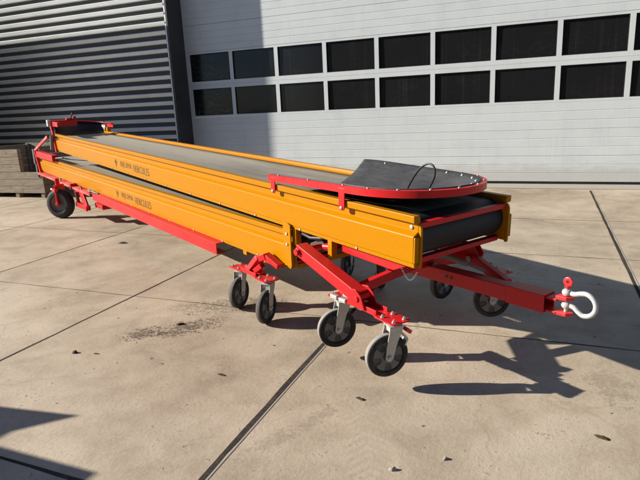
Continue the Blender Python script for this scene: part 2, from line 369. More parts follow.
# slatted cladding that stands a little in front of the door plane
CY, CX = 10.455, -7.69
clad = tag(empty('slatted_facade', (-12, CY, 0)), 'dark facade with pale horizontal metal slats, left of the white overhead door', 'facade')
CT = lambda x, y, z: Vector((x + 12, y - CY, z))
BACK = paint('grey backing sheet', (.085, .082, .082), .6, (.06, .06, .055), .3, .3)
m = MB(CT); m.box(-19, CX - .10, CY + .055, CY + .3, 1.0, 8.0); m.build('backing_sheet', BACK, clad)
m = MB(CT); m.box(-19, CX - .005, CY + .02, CY + .35, -.1, .995); m.build('plinth', PLINTH, clad, bevel=.01)
sx = [-19, -15.6, -11.55, CX - .085]
for a, b_ in zip(sx, sx[1:]):
    m = MB(CT)
    for i in range(38):
        z = 1.09 + .1874 * i + .0
        if z > 7.9: break
        # each slat: tilted face, small folded lip below
        m.prism([(CY + .054, z + .050), (CY + .0, z + .050), (CY - .013, z + .038), (CY + .002, z - .032), (CY + .010, z - .041), (CY + .03, z - .044), (CY + .054, z - .044)], a + .001, b_ - .001)
    m.build('slats', SLAT, clad)
m = MB(CT); m.box(CX - .084, CX - .052, CY + .0, CY + .3, .996, 8.0); m.build('slat_end_strip', SLAT, clad)
m = MB(CT); m.box(CX - .0515, CX, CY - .012, DY + .07, 0, 8.0); m.build('corner_post', ANTHR, clad, bevel=.004)
fx = MB(CT)
for x in (-11.55, -9.6):
    for i in range(2, 20, 2):
        z = 1.09 + .1874 * i; fx.lathe((x + .04, CY + .002, z - .018), (0, -1, .5), [(0, .006), (.007, .005), (.008, 0)], 8)
fx.build('screw', STEELDARK, clad, split=True)

# ------------------------------------------------------------------ conveyor machine
PHI = .539; BS, BV = -6.0, 2.585
ah = Vector((math.cos(PHI), -math.sin(PHI), 0)); lv = Vector((math.sin(PHI), math.cos(PHI), 0))
base = ah * BS + lv * BV
mach = tag(empty('belt_conveyor', base, -PHI), 'yellow and red mobile duo belt conveyor on swivel casters, parked on the concrete yard', 'conveyor')
def MT(s, v, z): return Vector((s - BS, v - BV, z))
def incl(s0, v0, z0, al):
    ca, sa = math.cos(al), math.sin(al)
    return lambda x, y, z: MT(s0 + x * ca + z * sa, v0 + y, z0 - x * sa + z * ca)
U = incl(-2.003, 2.137, .997, R(2.381)); UL = 8.64
L = incl(-3.262, 2.137, .727, R(1.004)); LL = 9.10
WD = .897
PROF = [(0, 0), (.046, 0), (.046, -.012), (.052, -.012), (.052, -.288), (.016, -.30), (.010, -.30), (.010, -.273), (0, -.270), (-.002, -.119), (.004, -.112), (.036, -.092), (.036, -.044), (.002, -.040)]
def mir(pr): return [(WD - y, z) for y, z in pr][::-1]

BLACKDRUM = paint('smooth black drum rubber', (.016, .016, .0165), .5, (.05, .047, .042), .25, .3)
def conveyor(T, length, front_gap):
    beams = []
    for pr, far in ((PROF, 0), (mir(PROF), 1)):
        m = MB(T)
        m.prism([p for p in pr], -length, -.012)
        # upright end plate set inside the flange, with a chamfered nose
        y0, y1 = (.0365, .0515) if not far else (WD - .0515, WD - .0365)
        m.plate([(-.0115, -.298), (-.0115, -.046), (.000, -.052), (.010, -.074), (.010, -.292), (.004, -.30)], y0, y1, lambda x, y, z: (x, z, y))
        # folded nose of the flange
        ya, yb = (-.0, .036) if not far else (WD - .036, WD + .0)
        m.box(-.0115, .0, ya, yb, -.268, -.121)
        o = m.build('side_beam', YELLOW, mach, bevel=.0025); beams.append(o)
        bm_ = MB(T); sg = -1 if not far else 1; yo = .0 if not far else WD
        for x in (-.06,): bm_.lathe((x, (.036 if not far else WD - .036), -.073), (0, sg, 0), [(.012, 0), (.012, .006), (.007, .009), (0, .009)], 12)
        x = -.5
        while x > -length + .2:
            bm_.lathe((x, (.010 if not far else WD - .010), -.288), (0, sg, 0), [(.008, 0), (.008, .006), (0, .007)], 8); x -= .62
        bm_.build('bolt', ZINC, o, smooth=True, split=True)
    # belt: an endless band round two drums
    rb, cz = .113, -.150; x0, x1 = -.145, -length + .16
    loop = []
    for k in range(13): t = math.pi / 2 - math.pi * k / 12; loop.append((x0 + rb * math.cos(t), cz + rb * math.sin(t)))
    for k in range(1, 20): loop.append((x0 + (x1 - x0) * k / 20, cz - rb))
    for k in range(13): t = -math.pi / 2 - math.pi * k / 12; loop.append((x1 + rb * math.cos(t), cz + rb * math.sin(t)))
    for k in range(1, 40): loop.append((x1 + (x0 - x1) * k / 40, cz + rb))
    ys = [.056 + (WD - .112) * k / 10 for k in range(11)]
    rows = []
    for x, z in loop + loop[:1]:
        r = []
        for y in ys:
            tr = .030 * (1 - ((y - WD / 2) / .39) ** 2) if z > cz + rb - 1e-4 and x1 + .3 < x < x0 - .3 else 0
            r.append(T(x, y, z - tr))
        rows.append(r)
    m = MB(T); m.grid(rows); belt = m.build('belt', BELT, mach, smooth=True, solid=.006)
    for xc in (x0, x1):
        m = MB(T); m.lathe((xc, .054, cz), (0, 1, 0), [(0, 0), (rb + .005, 0), (rb + .006, .02), (rb + .008, .39), (rb + .006, .77), (rb + .005, WD - .108), (0, WD - .108)], 48)
        m.build('drum', BLACKDRUM, mach, smooth=True)
    return beams, belt
upper, ubelt = conveyor(U, UL, 0)
lower, lbelt = conveyor(L, LL, 0)

# red guard bar over the front drum
m = MB(U); m.box(-.05, -.012, .0525, WD - .0525, -.078, -.046); m.build('guard_bar', RED, mach, bevel=.003)
m = MB(U); m.box(-.10, -.055, .0525, WD - .0525, -.298, -.268); m.build('front_crossmember', RED, mach, bevel=.003)
for x in (-.9, -2.6, -4.6, -6.6, -8.2):
    m = MB(U); m.box(x - .03, x + .03, .053, WD - .053, -.298, -.272); m.build('crossmember', STEELDARK, mach)

# lettering on both side beams
def word(T, body, x0, x1, zc, hgt, parent):
    cu = bpy.data.curves.new('letters', 'FONT'); cu.body = body; cu.size = 1; cu.extrude = 0; cu.resolution_u = 3; cu.offset = -.004; cu.space_character = 1.12
    t = bpy.data.objects.new('letters', cu); COL.objects.link(t)
    dg = bpy.context.evaluated_depsgraph_get(); dg.update(); me = bpy.data.meshes.new_from_object(t.evaluated_get(dg))
    bpy.data.objects.remove(t); xs = [v.co.x for v in me.vertices]; ysl = [v.co.y for v in me.vertices]
    a, b_, c, d = min(xs), max(xs), min(ysl), max(ysl)
    for v in me.vertices: v.co = T(x0 + (v.co.x - a) / (b_ - a) * (x1 - x0), -.0040, zc - hgt / 2 + (v.co.y - c) / (d - c) * hgt)
    me.materials.append(LETTER); o = bpy.data.objects.new('lettering', me); COL.objects.link(o); o.parent = parent
def lettering(T, x0, x1, zc, hgt, xl, parent):
    word(T, 'BIJLSMA', x0, x0 + .42 * (x1 - x0), zc, hgt, parent); word(T, 'HERCULES', x0 + .485 * (x1 - x0), x1, zc, hgt, parent)
    m = MB(T)                                       # plant emblem: stem, two leaves, a bud
    P = lambda pts: m.face([m.v(xl + x, -.0040, zc + z) for x, z in pts])
    P([(-.006, -.055), (.006, -.055), (.005, .0), (-.005, .0)])
    P([(-.006, -.03), (-.034, -.006), (-.046, .032), (-.030, .028), (-.012, .004)]); P([(.006, -.03), (.012, .004), (.030, .028), (.046, .032), (.034, -.006)])
    P([(-.0055, .004), (.0055, .004), (.017, .03), (.0, .058), (-.017, .03)])
    m.build('emblem', LETTER, parent)
lettering(U, -5.06, -4.06, -.196, .086, -5.24, upper[0])
lettering(L, -3.92, -2.87, -.196, .086, -4.10, lower[0])

# --- funnel of the front end: red rim, rubber sheet, brackets, cable loop
def upath(xs, xe, rx, z0, n=26, slope=0.0, y0=-.006, y1=WD + .006, sgn=1):
    yc, ry = (y0 + y1) / 2, (y1 - y0) / 2; P = []
    for k in range(9): P.append((xs + (xe - xs) * k / 8, y0, 0, -1))
    for k in range(1, n):
        t = math.pi * k / n; nx, ny = math.sin(t) / rx * sgn, -math.cos(t) / ry; l = math.hypot(nx, ny)
        P.append((xe + sgn * rx * math.sin(t), yc - ry * math.cos(t), nx / l, ny / l))
    for k in range(9): P.append((xe + (xs - xe) * k / 8, y1, 0, 1))
    return [(x, y, z0 + slope * (x - xs), nx, ny) for x, y, nx, ny in P]
RZ = .023
pfull = upath(-1.49, -.50, .515, RZ, n=48, slope=.031); path = pfull[:-3]
m = MB(U); m.sweep(path, [(0, 0.002), (.008, 0.002), (.008, .046), (-.026, .046), (-.026, .040), (0, .040)])
rim = m.build('funnel_rim', RED, mach, smooth=True)
m = MB(U)
for i in list(range(1, 8, 3)) + list(range(11, len(path), 6)):
    x, y, z, nx, ny = path[i]; m.lathe((x - nx * .010, y - ny * .010, z + .046), (0, 0, 1), [(.008, 0), (.008, .005), (.004, .008), (0, .008)], 10)
m.build('bolt', ZINC, rim, smooth=True, split=True)
rows = []; NW = 14; hb = []
tot = len(pfull)
for i, (x, y, z, nx, ny) in enumerate(pfull):
    t = i / (tot - 1); zt = .050 + .034 * max(0, min(1, (t - .3) / .4)) * max(0, min(1, (-x - .4) / .8))        # the sheet stands up higher on the far side
    xi = max(-1.28, min(-.62, x - .12)); xs_ = x if (i > 0 and i < tot - 1) else x + .0
    xs_ = max(x, -1.40) if t > .6 else x
    r = []
    for k in range(NW + 1):
        w = k / NW; f = 1 - (1 - w) ** 1.0
        px = (xs_ - nx * .028) * (1 - f) + xi * f; py = (y - ny * .028) * (1 - f) + (WD / 2 + .02 * math.sin(i * .5)) * f
        pz = -.045 + (z + zt + .045) * (1 - w) ** 1.8 + .004 * math.sin(i * .8 + k * .9) * w
        r.append(U(px, py, pz))
    rows.append(r)
    if i % 5 == 1 and t > .33: hb.append((r[0], nx, ny, r[0].lerp(r[1], .7)))
m = MB(); m.grid(rows); sheet = m.build('funnel_sheet', SHEET, mach, smooth=True, solid=.007)
m = MB(U)
for r0, nx, ny, c in hb:
    d = (U(-nx, -ny, 1.1) - U(0, 0, 0)).normalized(); c = c + d * .002; m.lathe_raw(c, d, [(.009, 0), (.009, .005), (.005, .009), (0, .009)], 10)
m.build('bolt', ZINC, sheet, smooth=True, split=True)
for x, far in ((-1.425, 0), (-.62, 0), (-1.0, 1), (-.62, 1)):
    if 1:
        y0, y1 = (-.0145, -.0065) if not far else (WD + .0065, WD + .0145)
        m = MB(U); m.plate([(x - .026, -.050), (x - .018, -.062), (x + .018, -.062), (x + .026, -.050), (x + .030, RZ + .031 * (x + 1.49) + .030), (x - .030, RZ + .031 * (x + 1.49) + .030)], y0, y1, lambda a, b_, c: (a, c, b_))
        br = m.build('rim_bracket', RED, mach, bevel=.0015)
        m = MB(U); yy = y0 if not far else y1; m.lathe((x, yy, -.046), (0, -1 if not far else 1, 0), [(.011, 0), (.011, .006), (.006, .009), (0, .009)], 10); m.build('bolt', ZINC, br, smooth=True)
pts = []
ctrl = [(-2.36, 2.42, 1.045), (-2.33, 2.42, 1.10), (-2.275, 2.41, 1.165), (-2.21, 2.40, 1.225), (-2.15, 2.40, 1.252), (-2.108, 2.40, 1.238), (-2.10, 2.40, 1.19), (-2.135, 2.41, 1.135), (-2.18, 2.42, 1.085), (-2.20, 2.43, 1.05)]
for a, b_, c, d in zip([ctrl[0]] + ctrl, ctrl, ctrl[1:], ctrl[2:] + [ctrl[-1]]):
    for k in range(4):
        t = k / 4; pts.append(tuple(.5 * ((2 * q) + (r - p) * t + (2 * p - 5 * q + 4 * r - s_) * t * t + (3 * q - p - 3 * r + s_) * t ** 3) for p, q, r, s_ in zip(a, b_, c, d)))
pts.append(ctrl[-1]); m = MB(MT); m.tube(pts, .0062, 10); m.build('cable_loop', CABLE, mach, smooth=True)

# --- rear end of the upper belt: guard ring, dark skirt, drive box with lever
rp = upath(-UL + .42, -UL - .02, .36, .105, sgn=-1)
rp = [(x, y, z + .03 - .10 * max(0, min(1, y / WD - .35)) ** 1.3, nx, ny) for x, y, z, nx, ny in rp]
m = MB(U); m.sweep(rp, [(0, 0), (.014, 0), (.014, .075), (-.03, .075), (-.03, .066), (0, .066)]); ring = m.build('rear_guard', RED, mach, bevel=.002)
rows = []
for x, y, z, nx, ny in rp[7:-7]:
    rows.append([U(x - nx * o, y - ny * o, z + u * (z + .10) + .05) for o, u in ((.003, 0), (.02, -.35), (.035, -.7), (.04, -1.0))])
m = MB(); m.grid(rows); m.build('rear_skirt', CABLE, ring, smooth=True, solid=.006)
U2 = lambda x, y, z: U(x, y, z - .085)
m = MB(U2); m.box(-UL - .13, -UL + .03, -.03, .40, .205, .315); bx = m.build('drive_box', RED, mach, bevel=.006)
m = MB(U2); m.box(-UL - .10, -UL + .0, -.085, -.031, .215, .325); m.build('box_cap', SHWHITE, bx, bevel=.006)
m = MB(U2); m.cyl((-UL - .05, .36, .31), (-UL + .16, .34, .36), .024, 12); m.box(-UL - .02, -UL + .06, .22, .32, .316, .345); m.build('clamp', RED, bx, bevel=.003)
m = MB(U2); m.tube([(-UL + .05, .30, .325), (-UL + .12, .29, .37), (-UL + .25, .28, .42), (-UL + .36, .27, .445)], [.010, .010, .016, .016], 10); m.build('lever', CABLE, bx, smooth=True)
for y in (-.012, WD + .012):                         # leaning end posts
    m = MB(U); m.bar((-UL + .04, y, -.31), (-UL - .05, y, .04), .03, .07, (1, 0, 0)); m.bar((-UL - .05, y, .03), (-UL - .16, y, .15), .03, .06, (1, 0, 0)); m.build('rear_post', RED, mach, bevel=.003)
m = MB(U); m.cyl((-UL + .18, WD - .04, .03), (-UL + .18, WD + .02, .03), .05, 16); m.build('rear_bearing', YELLOW, mach, bevel=.004)
# tail of the lower conveyor: link, hanger bracket, red box, push rod
for y in (-.02,):
    m = MB(MT); m.bar((-12.62, 2.137 + y, 1.0), (-11.15, 2.137 + y, 1.30), .03, .05); m.build('tail_link', REDDUST, mach, bevel=.003)
m = MB(MT); m.box(-12.80, -12.66, 2.09, 2.16, .72, 1.02); m.box(-12.74, -12.62, 2.10, 2.15, .44, .72); m.build('tail_bracket', STEELDARK, mach, bevel=.004)
m = MB(MT); m.bar((-12.6, 2.12, .98), (-12.30, 2.12, .50), .05, .08); m.bar((-12.6, 3.05, .98), (-12.30, 3.05, .50), .05, .08); m.box(-12.50, -12.42, 2.15, 3.02, .55, .63); m.build('tail_frame', RED, mach, bevel=.003, split=True)
m = MB(L); m.box(-LL + .12, -LL + 1.58, -.075, .03, .002, .115); m.build('tail_cover', RED, mach, bevel=.004)
m = MB(L); m.cyl((-LL + 1.58, -.02, .06), (-LL + 2.1, -.0, .10), .014, 10); m.build('push_rod', STEELDARK, mach, smooth=True)
m = MB(U); m.cyl((-UL + .0, -.05, -.02), (-UL - .12, -.05, -.28), .03, 12); m.build('tail_damper', SPOKE, mach, smooth=True)

# --- lower conveyor: front end plates, red under-rails
for y0, y1 in ((-.016, -.004), (WD + .004, WD + .016)):
    m = MB(L); m.plate([(-.06, -.27), (.035, -.27), (.035, .045), (.0, .06), (-.06, .06)], y0, y1, lambda a, b_, c: (a, c, b_)); pl = m.build('end_plate', YELLOW, mach, bevel=.002)
    m = MB(L)
    for z in (-.02, -.10): m.lathe((-.01, y0 if y0 < 0 else y1, z), (0, -1 if y0 < 0 else 1, 0), [(.011, 0), (.011, .007), (0, .008)], 10)
    m.build('bolt', ZINC, pl, smooth=True, split=True)
m = MB(L); m.box(.0, .02, .06, WD - .06, -.30, -.265); m.build('front_crossmember', YELLOW, mach, bevel=.003)
for far in (0, 1):
    sg = lambda y: y if not far else WD - y
    def rail(pr, x0, x1, name, mt):
        m = MB(L); p = [(sg(y), z) for y, z in pr]; m.prism(p if not far else p[::-1], x0, x1); return m.build(name, mt, mach, bevel=.002)
    rail([(-.075, -.292), (.06, -.292), (.06, -.302), (-.067, -.302), (-.067, -.388), (.03, -.388), (.03, -.396), (-.075, -.396)], -5.10, -1.09, 'under_rail', RED)
    rail([(-.085, -.318), (.05, -.318), (.05, -.326), (-.078, -.326), (-.078, -.352), (-.085, -.352)], -LL + .02, -5.22, 'tail_rail', REDDUST)
for x, zt in ((-LL + 1.9, .02), (-5.3, .02)):
    m = MB(L); m.cyl((x, -.05, -.318), (x, -.05, -.285), .014, 10); m.cyl((x, -.05, -.285), (x, -.05, -.262), .024, 10); m.build('rail_clamp', ZINC, mach, smooth=True)
m = MB(L); m.tube([(-5.30, -.06, -.30), (-5.12, -.07, -.265), (-5.0, -.06, -.275), (-4.93, -.03, -.29)], .016, 10); m.build('hose', STEELDARK, mach, smooth=True)
m = MB(L)
for x in (-.72, -.42): m.box(x - .03, x + .03, .0105, .05, -.335, -.299)
m.build('tab', YELLOW, lower[0], bevel=.002, split=True)
m = MB(U)
for x in (-.78, -1.2): m.box(x - .022, x + .022, .012, .06, -.42, -.299)
m.build('tab', YELLOW, upper[0], bevel=.002, split=True)
# fold links between the upper and the lower conveyor
for v in (2.24, 2.93):
    m = MB(MT); m.bar((-3.15, v, .60), (-2.72, v, .76), .03, .06); m.bar((-3.05, v, .70), (-2.80, v, .64), .05, .05); m.cyl((-2.95, v - .05, .67), (-2.95, v + .05, .67), .035, 14); m.build('fold_link', STEELDARK, mach, bevel=.003)
m = MB(MT); m.cyl((-3.0, 2.30, .67), (-3.0, 2.87, .67), .03, 16); m.build('fold_axle', RED, mach, smooth=True)

m = MB(MT); m.tube([(-3.24, 2.22, .70), (-3.14, 2.18, .715), (-3.04, 2.17, .705), (-2.94, 2.18, .715), (-2.84, 2.20, .735), (-2.70, 2.26, .74)], .013, 10); m.build('hydraulic_hose', CABLE, mach, smooth=True)
m = MB(MT); m.tube([(-3.20, 2.26, .66), (-3.08, 2.21, .69), (-2.98, 2.20, .72), (-2.86, 2.22, .70), (-2.74, 2.30, .72)], .010, 10); m.build('hydraulic_hose', CABLE, mach, smooth=True)
m = MB(MT); m.cyl((-2.92, 2.20, .655), (-2.80, 2.22, .665), .026, 14); m.build('cylinder_head', RED, mach, smooth=True)
# --- caster bogies
def world_axle(ax, ay):
    d = Vector((ax, ay, 0)).normalized(); return (d.dot(ah), d.dot(lv))
def caster(hs, hv, zc, axle, tread, brake=False, rr=.130):
    a, b_ = world_axle(*axle); A = (a, b_, 0); Rl = (-b_, a, 0) if a > 0 else (b_, -a, 0)
    if Rl[1] < 0: Rl = (-Rl[0], -Rl[1], 0)
    C = (hs, hv, zc); off = lambda p, r_, ax_, z: (p[0] + Rl[0] * r_ + A[0] * ax_, p[1] + Rl[1] * r_ + A[1] * ax_, p[2] + z)
    h = .026
    m = MB(MT)
    cA = off(C, 0, -h, 0)
    m.lathe(cA, A, [(0, .001), (.030, .001), (.030, .010), (.098, .012), (.098, 2 * h - .012), (.030, 2 * h - .010), (.026, 2 * h + .012), (.0, 2 * h + .012)], 40)
    wheel = m.build('caster_wheel', DARKRIM, mach, smooth=True)
    for sd in (-1, 1):                               # five-armed web standing proud of the rim disc
        m = MB(MT); pts = []
        for k in range(5):
            t0 = 2 * math.pi * k / 5 + .3
            for t, r_ in ((t0 - .40, .044), (t0 - .30, .060), (t0 - .36, .088), (t0 - .12, .091), (t0 + .12, .091), (t0 + .36, .088), (t0 + .30, .060), (t0 + .40, .044)): pts.append((math.cos(t) * r_, math.sin(t) * r_))
        n_ = len(pts); X = [m.v(*off(C, r_, sd * (h - .0125), z)) for r_, z in pts]; Y = [m.v(*off(C, r_, sd * (h - .006), z)) for r_, z in pts]
        for i in range(n_): m.face([X[i], X[(i + 1) % n_], Y[(i + 1) % n_], Y[i]])
        m.face(Y); m.face(X[::-1])
        m.build('wheel_web', SPOKE, wheel, bevel=.0015)
    m = MB(MT); P = [(.097, .004), (.112, .0), (.122, .003), (rr - .002, .010)]; n_ = len(P)
    m.lathe(cA, A, [(.097, 2 * h - .004), (.097, .004)] + P[1:], 48); m.lathe(cA, A, [(q[0], 2 * h - q[1]) for q in P[::-1]], 48)
    m.mi = 1; m.lathe(cA, A, [(rr - .002, .010), (rr, .017), (rr, 2 * h - .017), (rr - .002, 2 * h - .010)], 48)
    bmesh.ops.remove_doubles(m.b, verts=m.b.verts[:], dist=1e-5)
    m.build('tyre', [RUBBER, tread], wheel, smooth=True)
    # fork: two tapering legs, yoke, swivel head, mounting plate
    m = MB(MT); zt = .176
    for sd in (-1, 1):
        prof = [(-.024, -.008), (-.014, -.022), (.0, -.027), (.014, -.022), (.024, -.008), (.052, .085), (.086, zt - .016), (.086, zt), (.006, zt), (.004, zt - .02), (-.016, .06)]
        X = [m.v(*off(C, r_, sd * .036, z)) for r_, z in prof]; Y = [m.v(*off(C, r_, sd * .042, z)) for r_, z in prof]; n_ = len(prof)
        for i in range(n_): m.face([X[i], X[(i + 1) % n_], Y[(i + 1) % n_], Y[i]])
        m.face(X[::-1]); m.face(Y)
    P = [off(C, r_, q, zt) for r_, q in ((.004, -.042), (.090, -.042), (.090, .042), (.004, .042))]
    X = [m.v(*p) for p in P]; Y = [m.v(p[0], p[1], p[2] + .006) for p in P]
    for i in range(4): m.face([X[i], X[(i + 1) % 4], Y[(i + 1) % 4], Y[i]])
    m.face(X[::-1]); m.face(Y)
    for za, zb, qa in ((.140, zt - .0005, .0355),):
        P = [off(C, r_, q, za) for r_, q in ((.016, -qa), (.080, -qa), (.080, qa), (.016, qa))]
        X = [m.v(*p) for p in P]; Y = [m.v(p[0], p[1], p[2] + zb - za) for p in P]
        for i in range(4): m.face([X[i], X[(i + 1) % 4], Y[(i + 1) % 4], Y[i]])
        m.face(X[::-1]); m.face(Y)
    pv = off(C, .046, 0, zt + .006); m.lathe(pv, (0, 0, 1), [(0, 0), (.036, 0), (.040, .006), (.040, .012), (.030, .018), (0, .018)], 24)
    pp = (pv[0], pv[1], pv[2] + .018)
    m.box(pp[0] - .066, pp[0] + .066, pp[1] - .052, pp[1] + .052, pp[2], pp[2] + .006)
    fork = m.build('caster_fork', ZINC, mach, bevel=.0015)
    m = MB(MT)
    for sd in (-1, 1): m.cyl(off(C, 0, sd * .042, 0), off(C, 0, sd * .054, 0), .012, 6)
    m.build('axle_nut', ZINC, fork, split=True)
    if brake:
        m = MB(MT); X = off(C, .09, -.02, .10); m.bar(off(C, .06, .0, .165), off(C, .125, .0, .085), .05, .012, (0, 0, 1)); m.bar(off(C, .125, .0, .085), off(C, .105, .0, .045), .05, .010); m.build('brake_shoe', ZINC, fork, bevel=.002)
        m = MB(MT); m.bar(off(C, .118, .0, .142), off(C, .150, .0, .118), .045, .022); m.build('brake_pedal', SHRED, fork, bevel=.003)
    return pv, pp[2] + .006
def bogie(c0, c1, zc, ax0, ax1, tread, brakes=(False, False)):
    p0, zt = caster(*c0, zc, ax0, tread, brakes[0]); p1, _ = caster(*c1, zc, ax1, tread, brakes[1])
    d = Vector((p1[0] - p0[0], p1[1] - p0[1], 0)); ln = d.length; d.normalize(); n = Vector((-d.y, d.x, 0))
    T = lambda x, y, z: MT(p0[0] + d.x * x + n.x * y, p0[1] + d.y * x + n.y * y, z)
    m = MB(T); e = .078
    m.plate([(-e, -.058), (-e + .014, -.068), (.085, -.066), (.13, -.048), (ln - .13, -.048), (ln - .085, -.066), (ln + e - .014, -.068), (ln + e, -.058), (ln + e, .058), (ln + e - .014, .068), (ln - .085, .066), (ln - .13, .048), (.13, .048), (.085, .066), (-e + .014, .068), (-e, .058)], zt + .001, zt + .009)
    m.box(.10, ln - .10, -.046, -.038, zt + .0095, zt + .034); m.box(.10, ln - .10, .038, .046, zt + .0095, zt + .034)
    pl = m.build('bogie_plate', RED, mach, bevel=.002)
    for x in (0, ln):
        for a in (-.05, .05):
            for b_ in (-.038, .038):
                m = MB(T); m.lathe((x + a, b_, zt + .0092), (0, 0, 1), [(.014, 0), (.014, .002), (.010, .002), (.010, .010), (.005, .010), (.005, .018), (0, .018)], 6); m.build('bolt', ZINC, pl)
    return T, ln, zt + .009, pl
NA = (.65, -.756)
FRONT = (.40, 3.165)
T, ln, zt, pl = bogie((-2.590, 2.020), (-2.088, 1.982), .205, NA, NA, TREAD, (False, True))
m = MB(MT); m.bar((-2.985, 2.045, .662), (-2.355, 2.035, .475), .088, .080); m.build('swing_arm', RED, mach, bevel=.004)
m = MB(MT); m.cyl((-2.955, 1.975, .652), (-2.955, 2.30, .652), .022, 16); m.lathe((-2.955, 1.992, .652), (0, -1, 0), [(.026, 0), (.026, .006), (.016, .010), (0, .010)], 6); m.build('pivot_bolt', RED, mach)
m = MB(MT); m.plate([(-2.43, .424), (-2.27, .424), (-2.30, .50), (-2.345, .535), (-2.40, .53)], 1.980, 1.990, lambda a, b_, c: (a, c, b_)); m.plate([(-2.43, .424), (-2.27, .424), (-2.30, .50), (-2.345, .535), (-2.40, .53)], 2.081, 2.091, lambda a, b_, c: (a, c, b_))
m.cyl((-2.335, 1.97, .48), (-2.335, 2.105, .48), .018, 14); m.build('arm_clevis', RED, mach, bevel=.002, split=True)
for x, y in ((-2.56, 1.99), (-2.47, 1.985), (-2.52, 2.06)):
    m = MB(MT); m.bar((x - .03, y, .435), (x + .035, y, .436), .03, .026); m.build('zinc_clip', ZINC, mach, bevel=.004)
T, ln, zt2, pl = bogie((-3.861, 1.995), (-3.414, 1.985), .131, (1, -.03), (1, -.03), TREADD)
m = MB(MT); m.bar((-3.50, 2.08, .50), (-3.60, 2.06, .465), .07, .05); m.bar((-3.585, 2.06, .475), (-3.70, 2.03, .352), .075, .05, (1, 0, 0)); m.bar((-3.5, 2.08, .50), (-3.36, 2.10, .44), .06, .04); m.build('rear_leg', RED, mach, bevel=.004)
m = MB(MT); m.bar((-3.60, 2.02, .37), (-3.52, 2.04, .43), .045, .04); m.build('leg_bracket', RED, mach, bevel=.003)
m = MB(MT); m.box(-3.75, -3.43, 2.15, 3.05, .40, .43); m.build('leg_crossbeam', RED, mach, bevel=.004)
# far side
T, ln, zt3, pl = bogie((-2.717, 3.20), (-2.224, 3.150), .205, (.87, -.49), (.385, -.92), TREADD)
m = MB(MT); m.bar((-2.985, 3.125, .662), (-2.42, 3.165, .475), .105, .085); m.build('swing_arm', RED, mach, bevel=.004)
m = MB(MT); m.bar((-2.50, 2.10, .462), (-2.43, 2.56, .545), .05, .06); m.bar((-2.50, 3.11, .462), (-2.43, 2.61, .545), .05, .06); m.build('arm_strut', RED, mach, bevel=.004, split=True)
T, ln, zt4, pl = bogie((-3.861, 3.175), (-3.414, 3.185), .131, (1, -.03), (.8, .4), TREADD)
m = MB(MT); m.bar((-3.50, 3.09, .50), (-3.70, 3.14, .352), .075, .05, (1, 0, 0)); m.build('rear_leg', RED, mach, bevel=.004)

# --- drawbar with shackle
DT2 = lambda s_, v, z: MT(s_ - .034, v + .036, z - .014)
m = MB(DT2); m.box(-2.66, -1.745, 2.625, 2.725, .452, .544); db = m.build('drawbar', RED, mach, bevel=.004)
m = MB(DT2)
P_ = [(2.618, .446), (2.732, .446), (2.732, .551), (2.618, .551)]; Q_ = [(2.626, .454), (2.724, .454), (2.724, .543), (2.626, .543)]
r0 = [m.v(-1.744, *q) for q in P_]; r1 = [m.v(-1.502, *q) for q in P_]; r2 = [m.v(-1.502, *q) for q in Q_]; r3 = [m.v(-1.62, *q) for q in Q_]
m.face(r0[::-1]); m.face(r3)
for A_, B_ in ((r0, r1), (r1, r2), (r2, r3)):
    for k in range(4): m.face([A_[k], A_[(k + 1) % 4], B_[(k + 1) % 4], B_[k]])
m.build('drawbar_sleeve', RED, db, bevel=.003)
m = MB(DT2); m.box(-1.60, -1.440, 2.635, 2.715, .455, .468); m.box(-1.60, -1.440, 2.635, 2.715, .529, .542)
m.build('tongue', RED, db, bevel=.003, split=True)
for x in (-2.19, -2.15):
    m = MB(DT2); m.lathe((x, 2.6255, .505), (0, -1, 0), [(.011, 0), (.011, .004), (.006, .004), (.006, .001), (0, .001)], 12); m.build('bolt', STEELDARK, db)  # dark discs stand in for the shade inside two drilled holes
HT = lambda s_, v, z: MT(s_ - .077, v + .126, z - .041)
for z0, z1 in ((.566, .588), (.478, .498)):
    m = MB(HT); m.plate([(-1.405, 2.548), (-1.345, 2.552), (-1.318, 2.585), (-1.345, 2.618), (-1.405, 2.622)], z0, z1); m.build('hitch_plate', SHRED, mach, bevel=.003)
ct = [(-1.352, .608), (-1.318, .606), (-1.288, .616), (-1.252, .622), (-1.220, .606), (-1.202, .575), (-1.204, .540), (-1.226, .510), (-1.262, .498), (-1.292, .512), (-1.318, .532), (-1.352, .536)]
pts = []
for a, b_, c, d in zip([ct[0]] + ct, ct, ct[1:], ct[2:] + [ct[-1]]):
    for k in range(4):
        t = k / 4; q = [.5 * ((2 * q_) + (r - p) * t + (2 * p - 5 * q_ + 4 * r - s_) * t * t + (3 * q_ - p - 3 * r + s_) * t ** 3) for p, q_, r, s_ in zip(a, b_, c, d)]; pts.append((q[0], 2.585, q[1]))
pts.append((ct[-1][0], 2.585, ct[-1][1]))
m = MB(HT); m.tube(pts, .0135, 14)
for z in (.608, .536): m.lathe((-1.360, 2.585, z - .017), (0, 0, 1), [(0, 0), (.019, .001), (.025, .009), (.026, .017), (.025, .025), (.019, .033), (0, .034)], 20)
sh = m.build('shackle', SHWHITE, mach, smooth=True)
m = MB(HT); m.cyl((-1.360, 2.585, .47), (-1.360, 2.585, .64), .011, 14); m.build('shackle_pin', ZINC, sh, smooth=True)
m = MB(HT); m.lathe((-1.356, 2.578, .668), (0, 1, 0), [(.009, 0), (.020, -.002), (.026, .001), (.026, .013), (.020, .016), (.009, .014), (.009, 0)], 20); m.cyl((-1.360, 2.585, .632), (-1.358, 2.585, .648), .015, 14); m.build('pin_head', SHRED, sh, smooth=True)
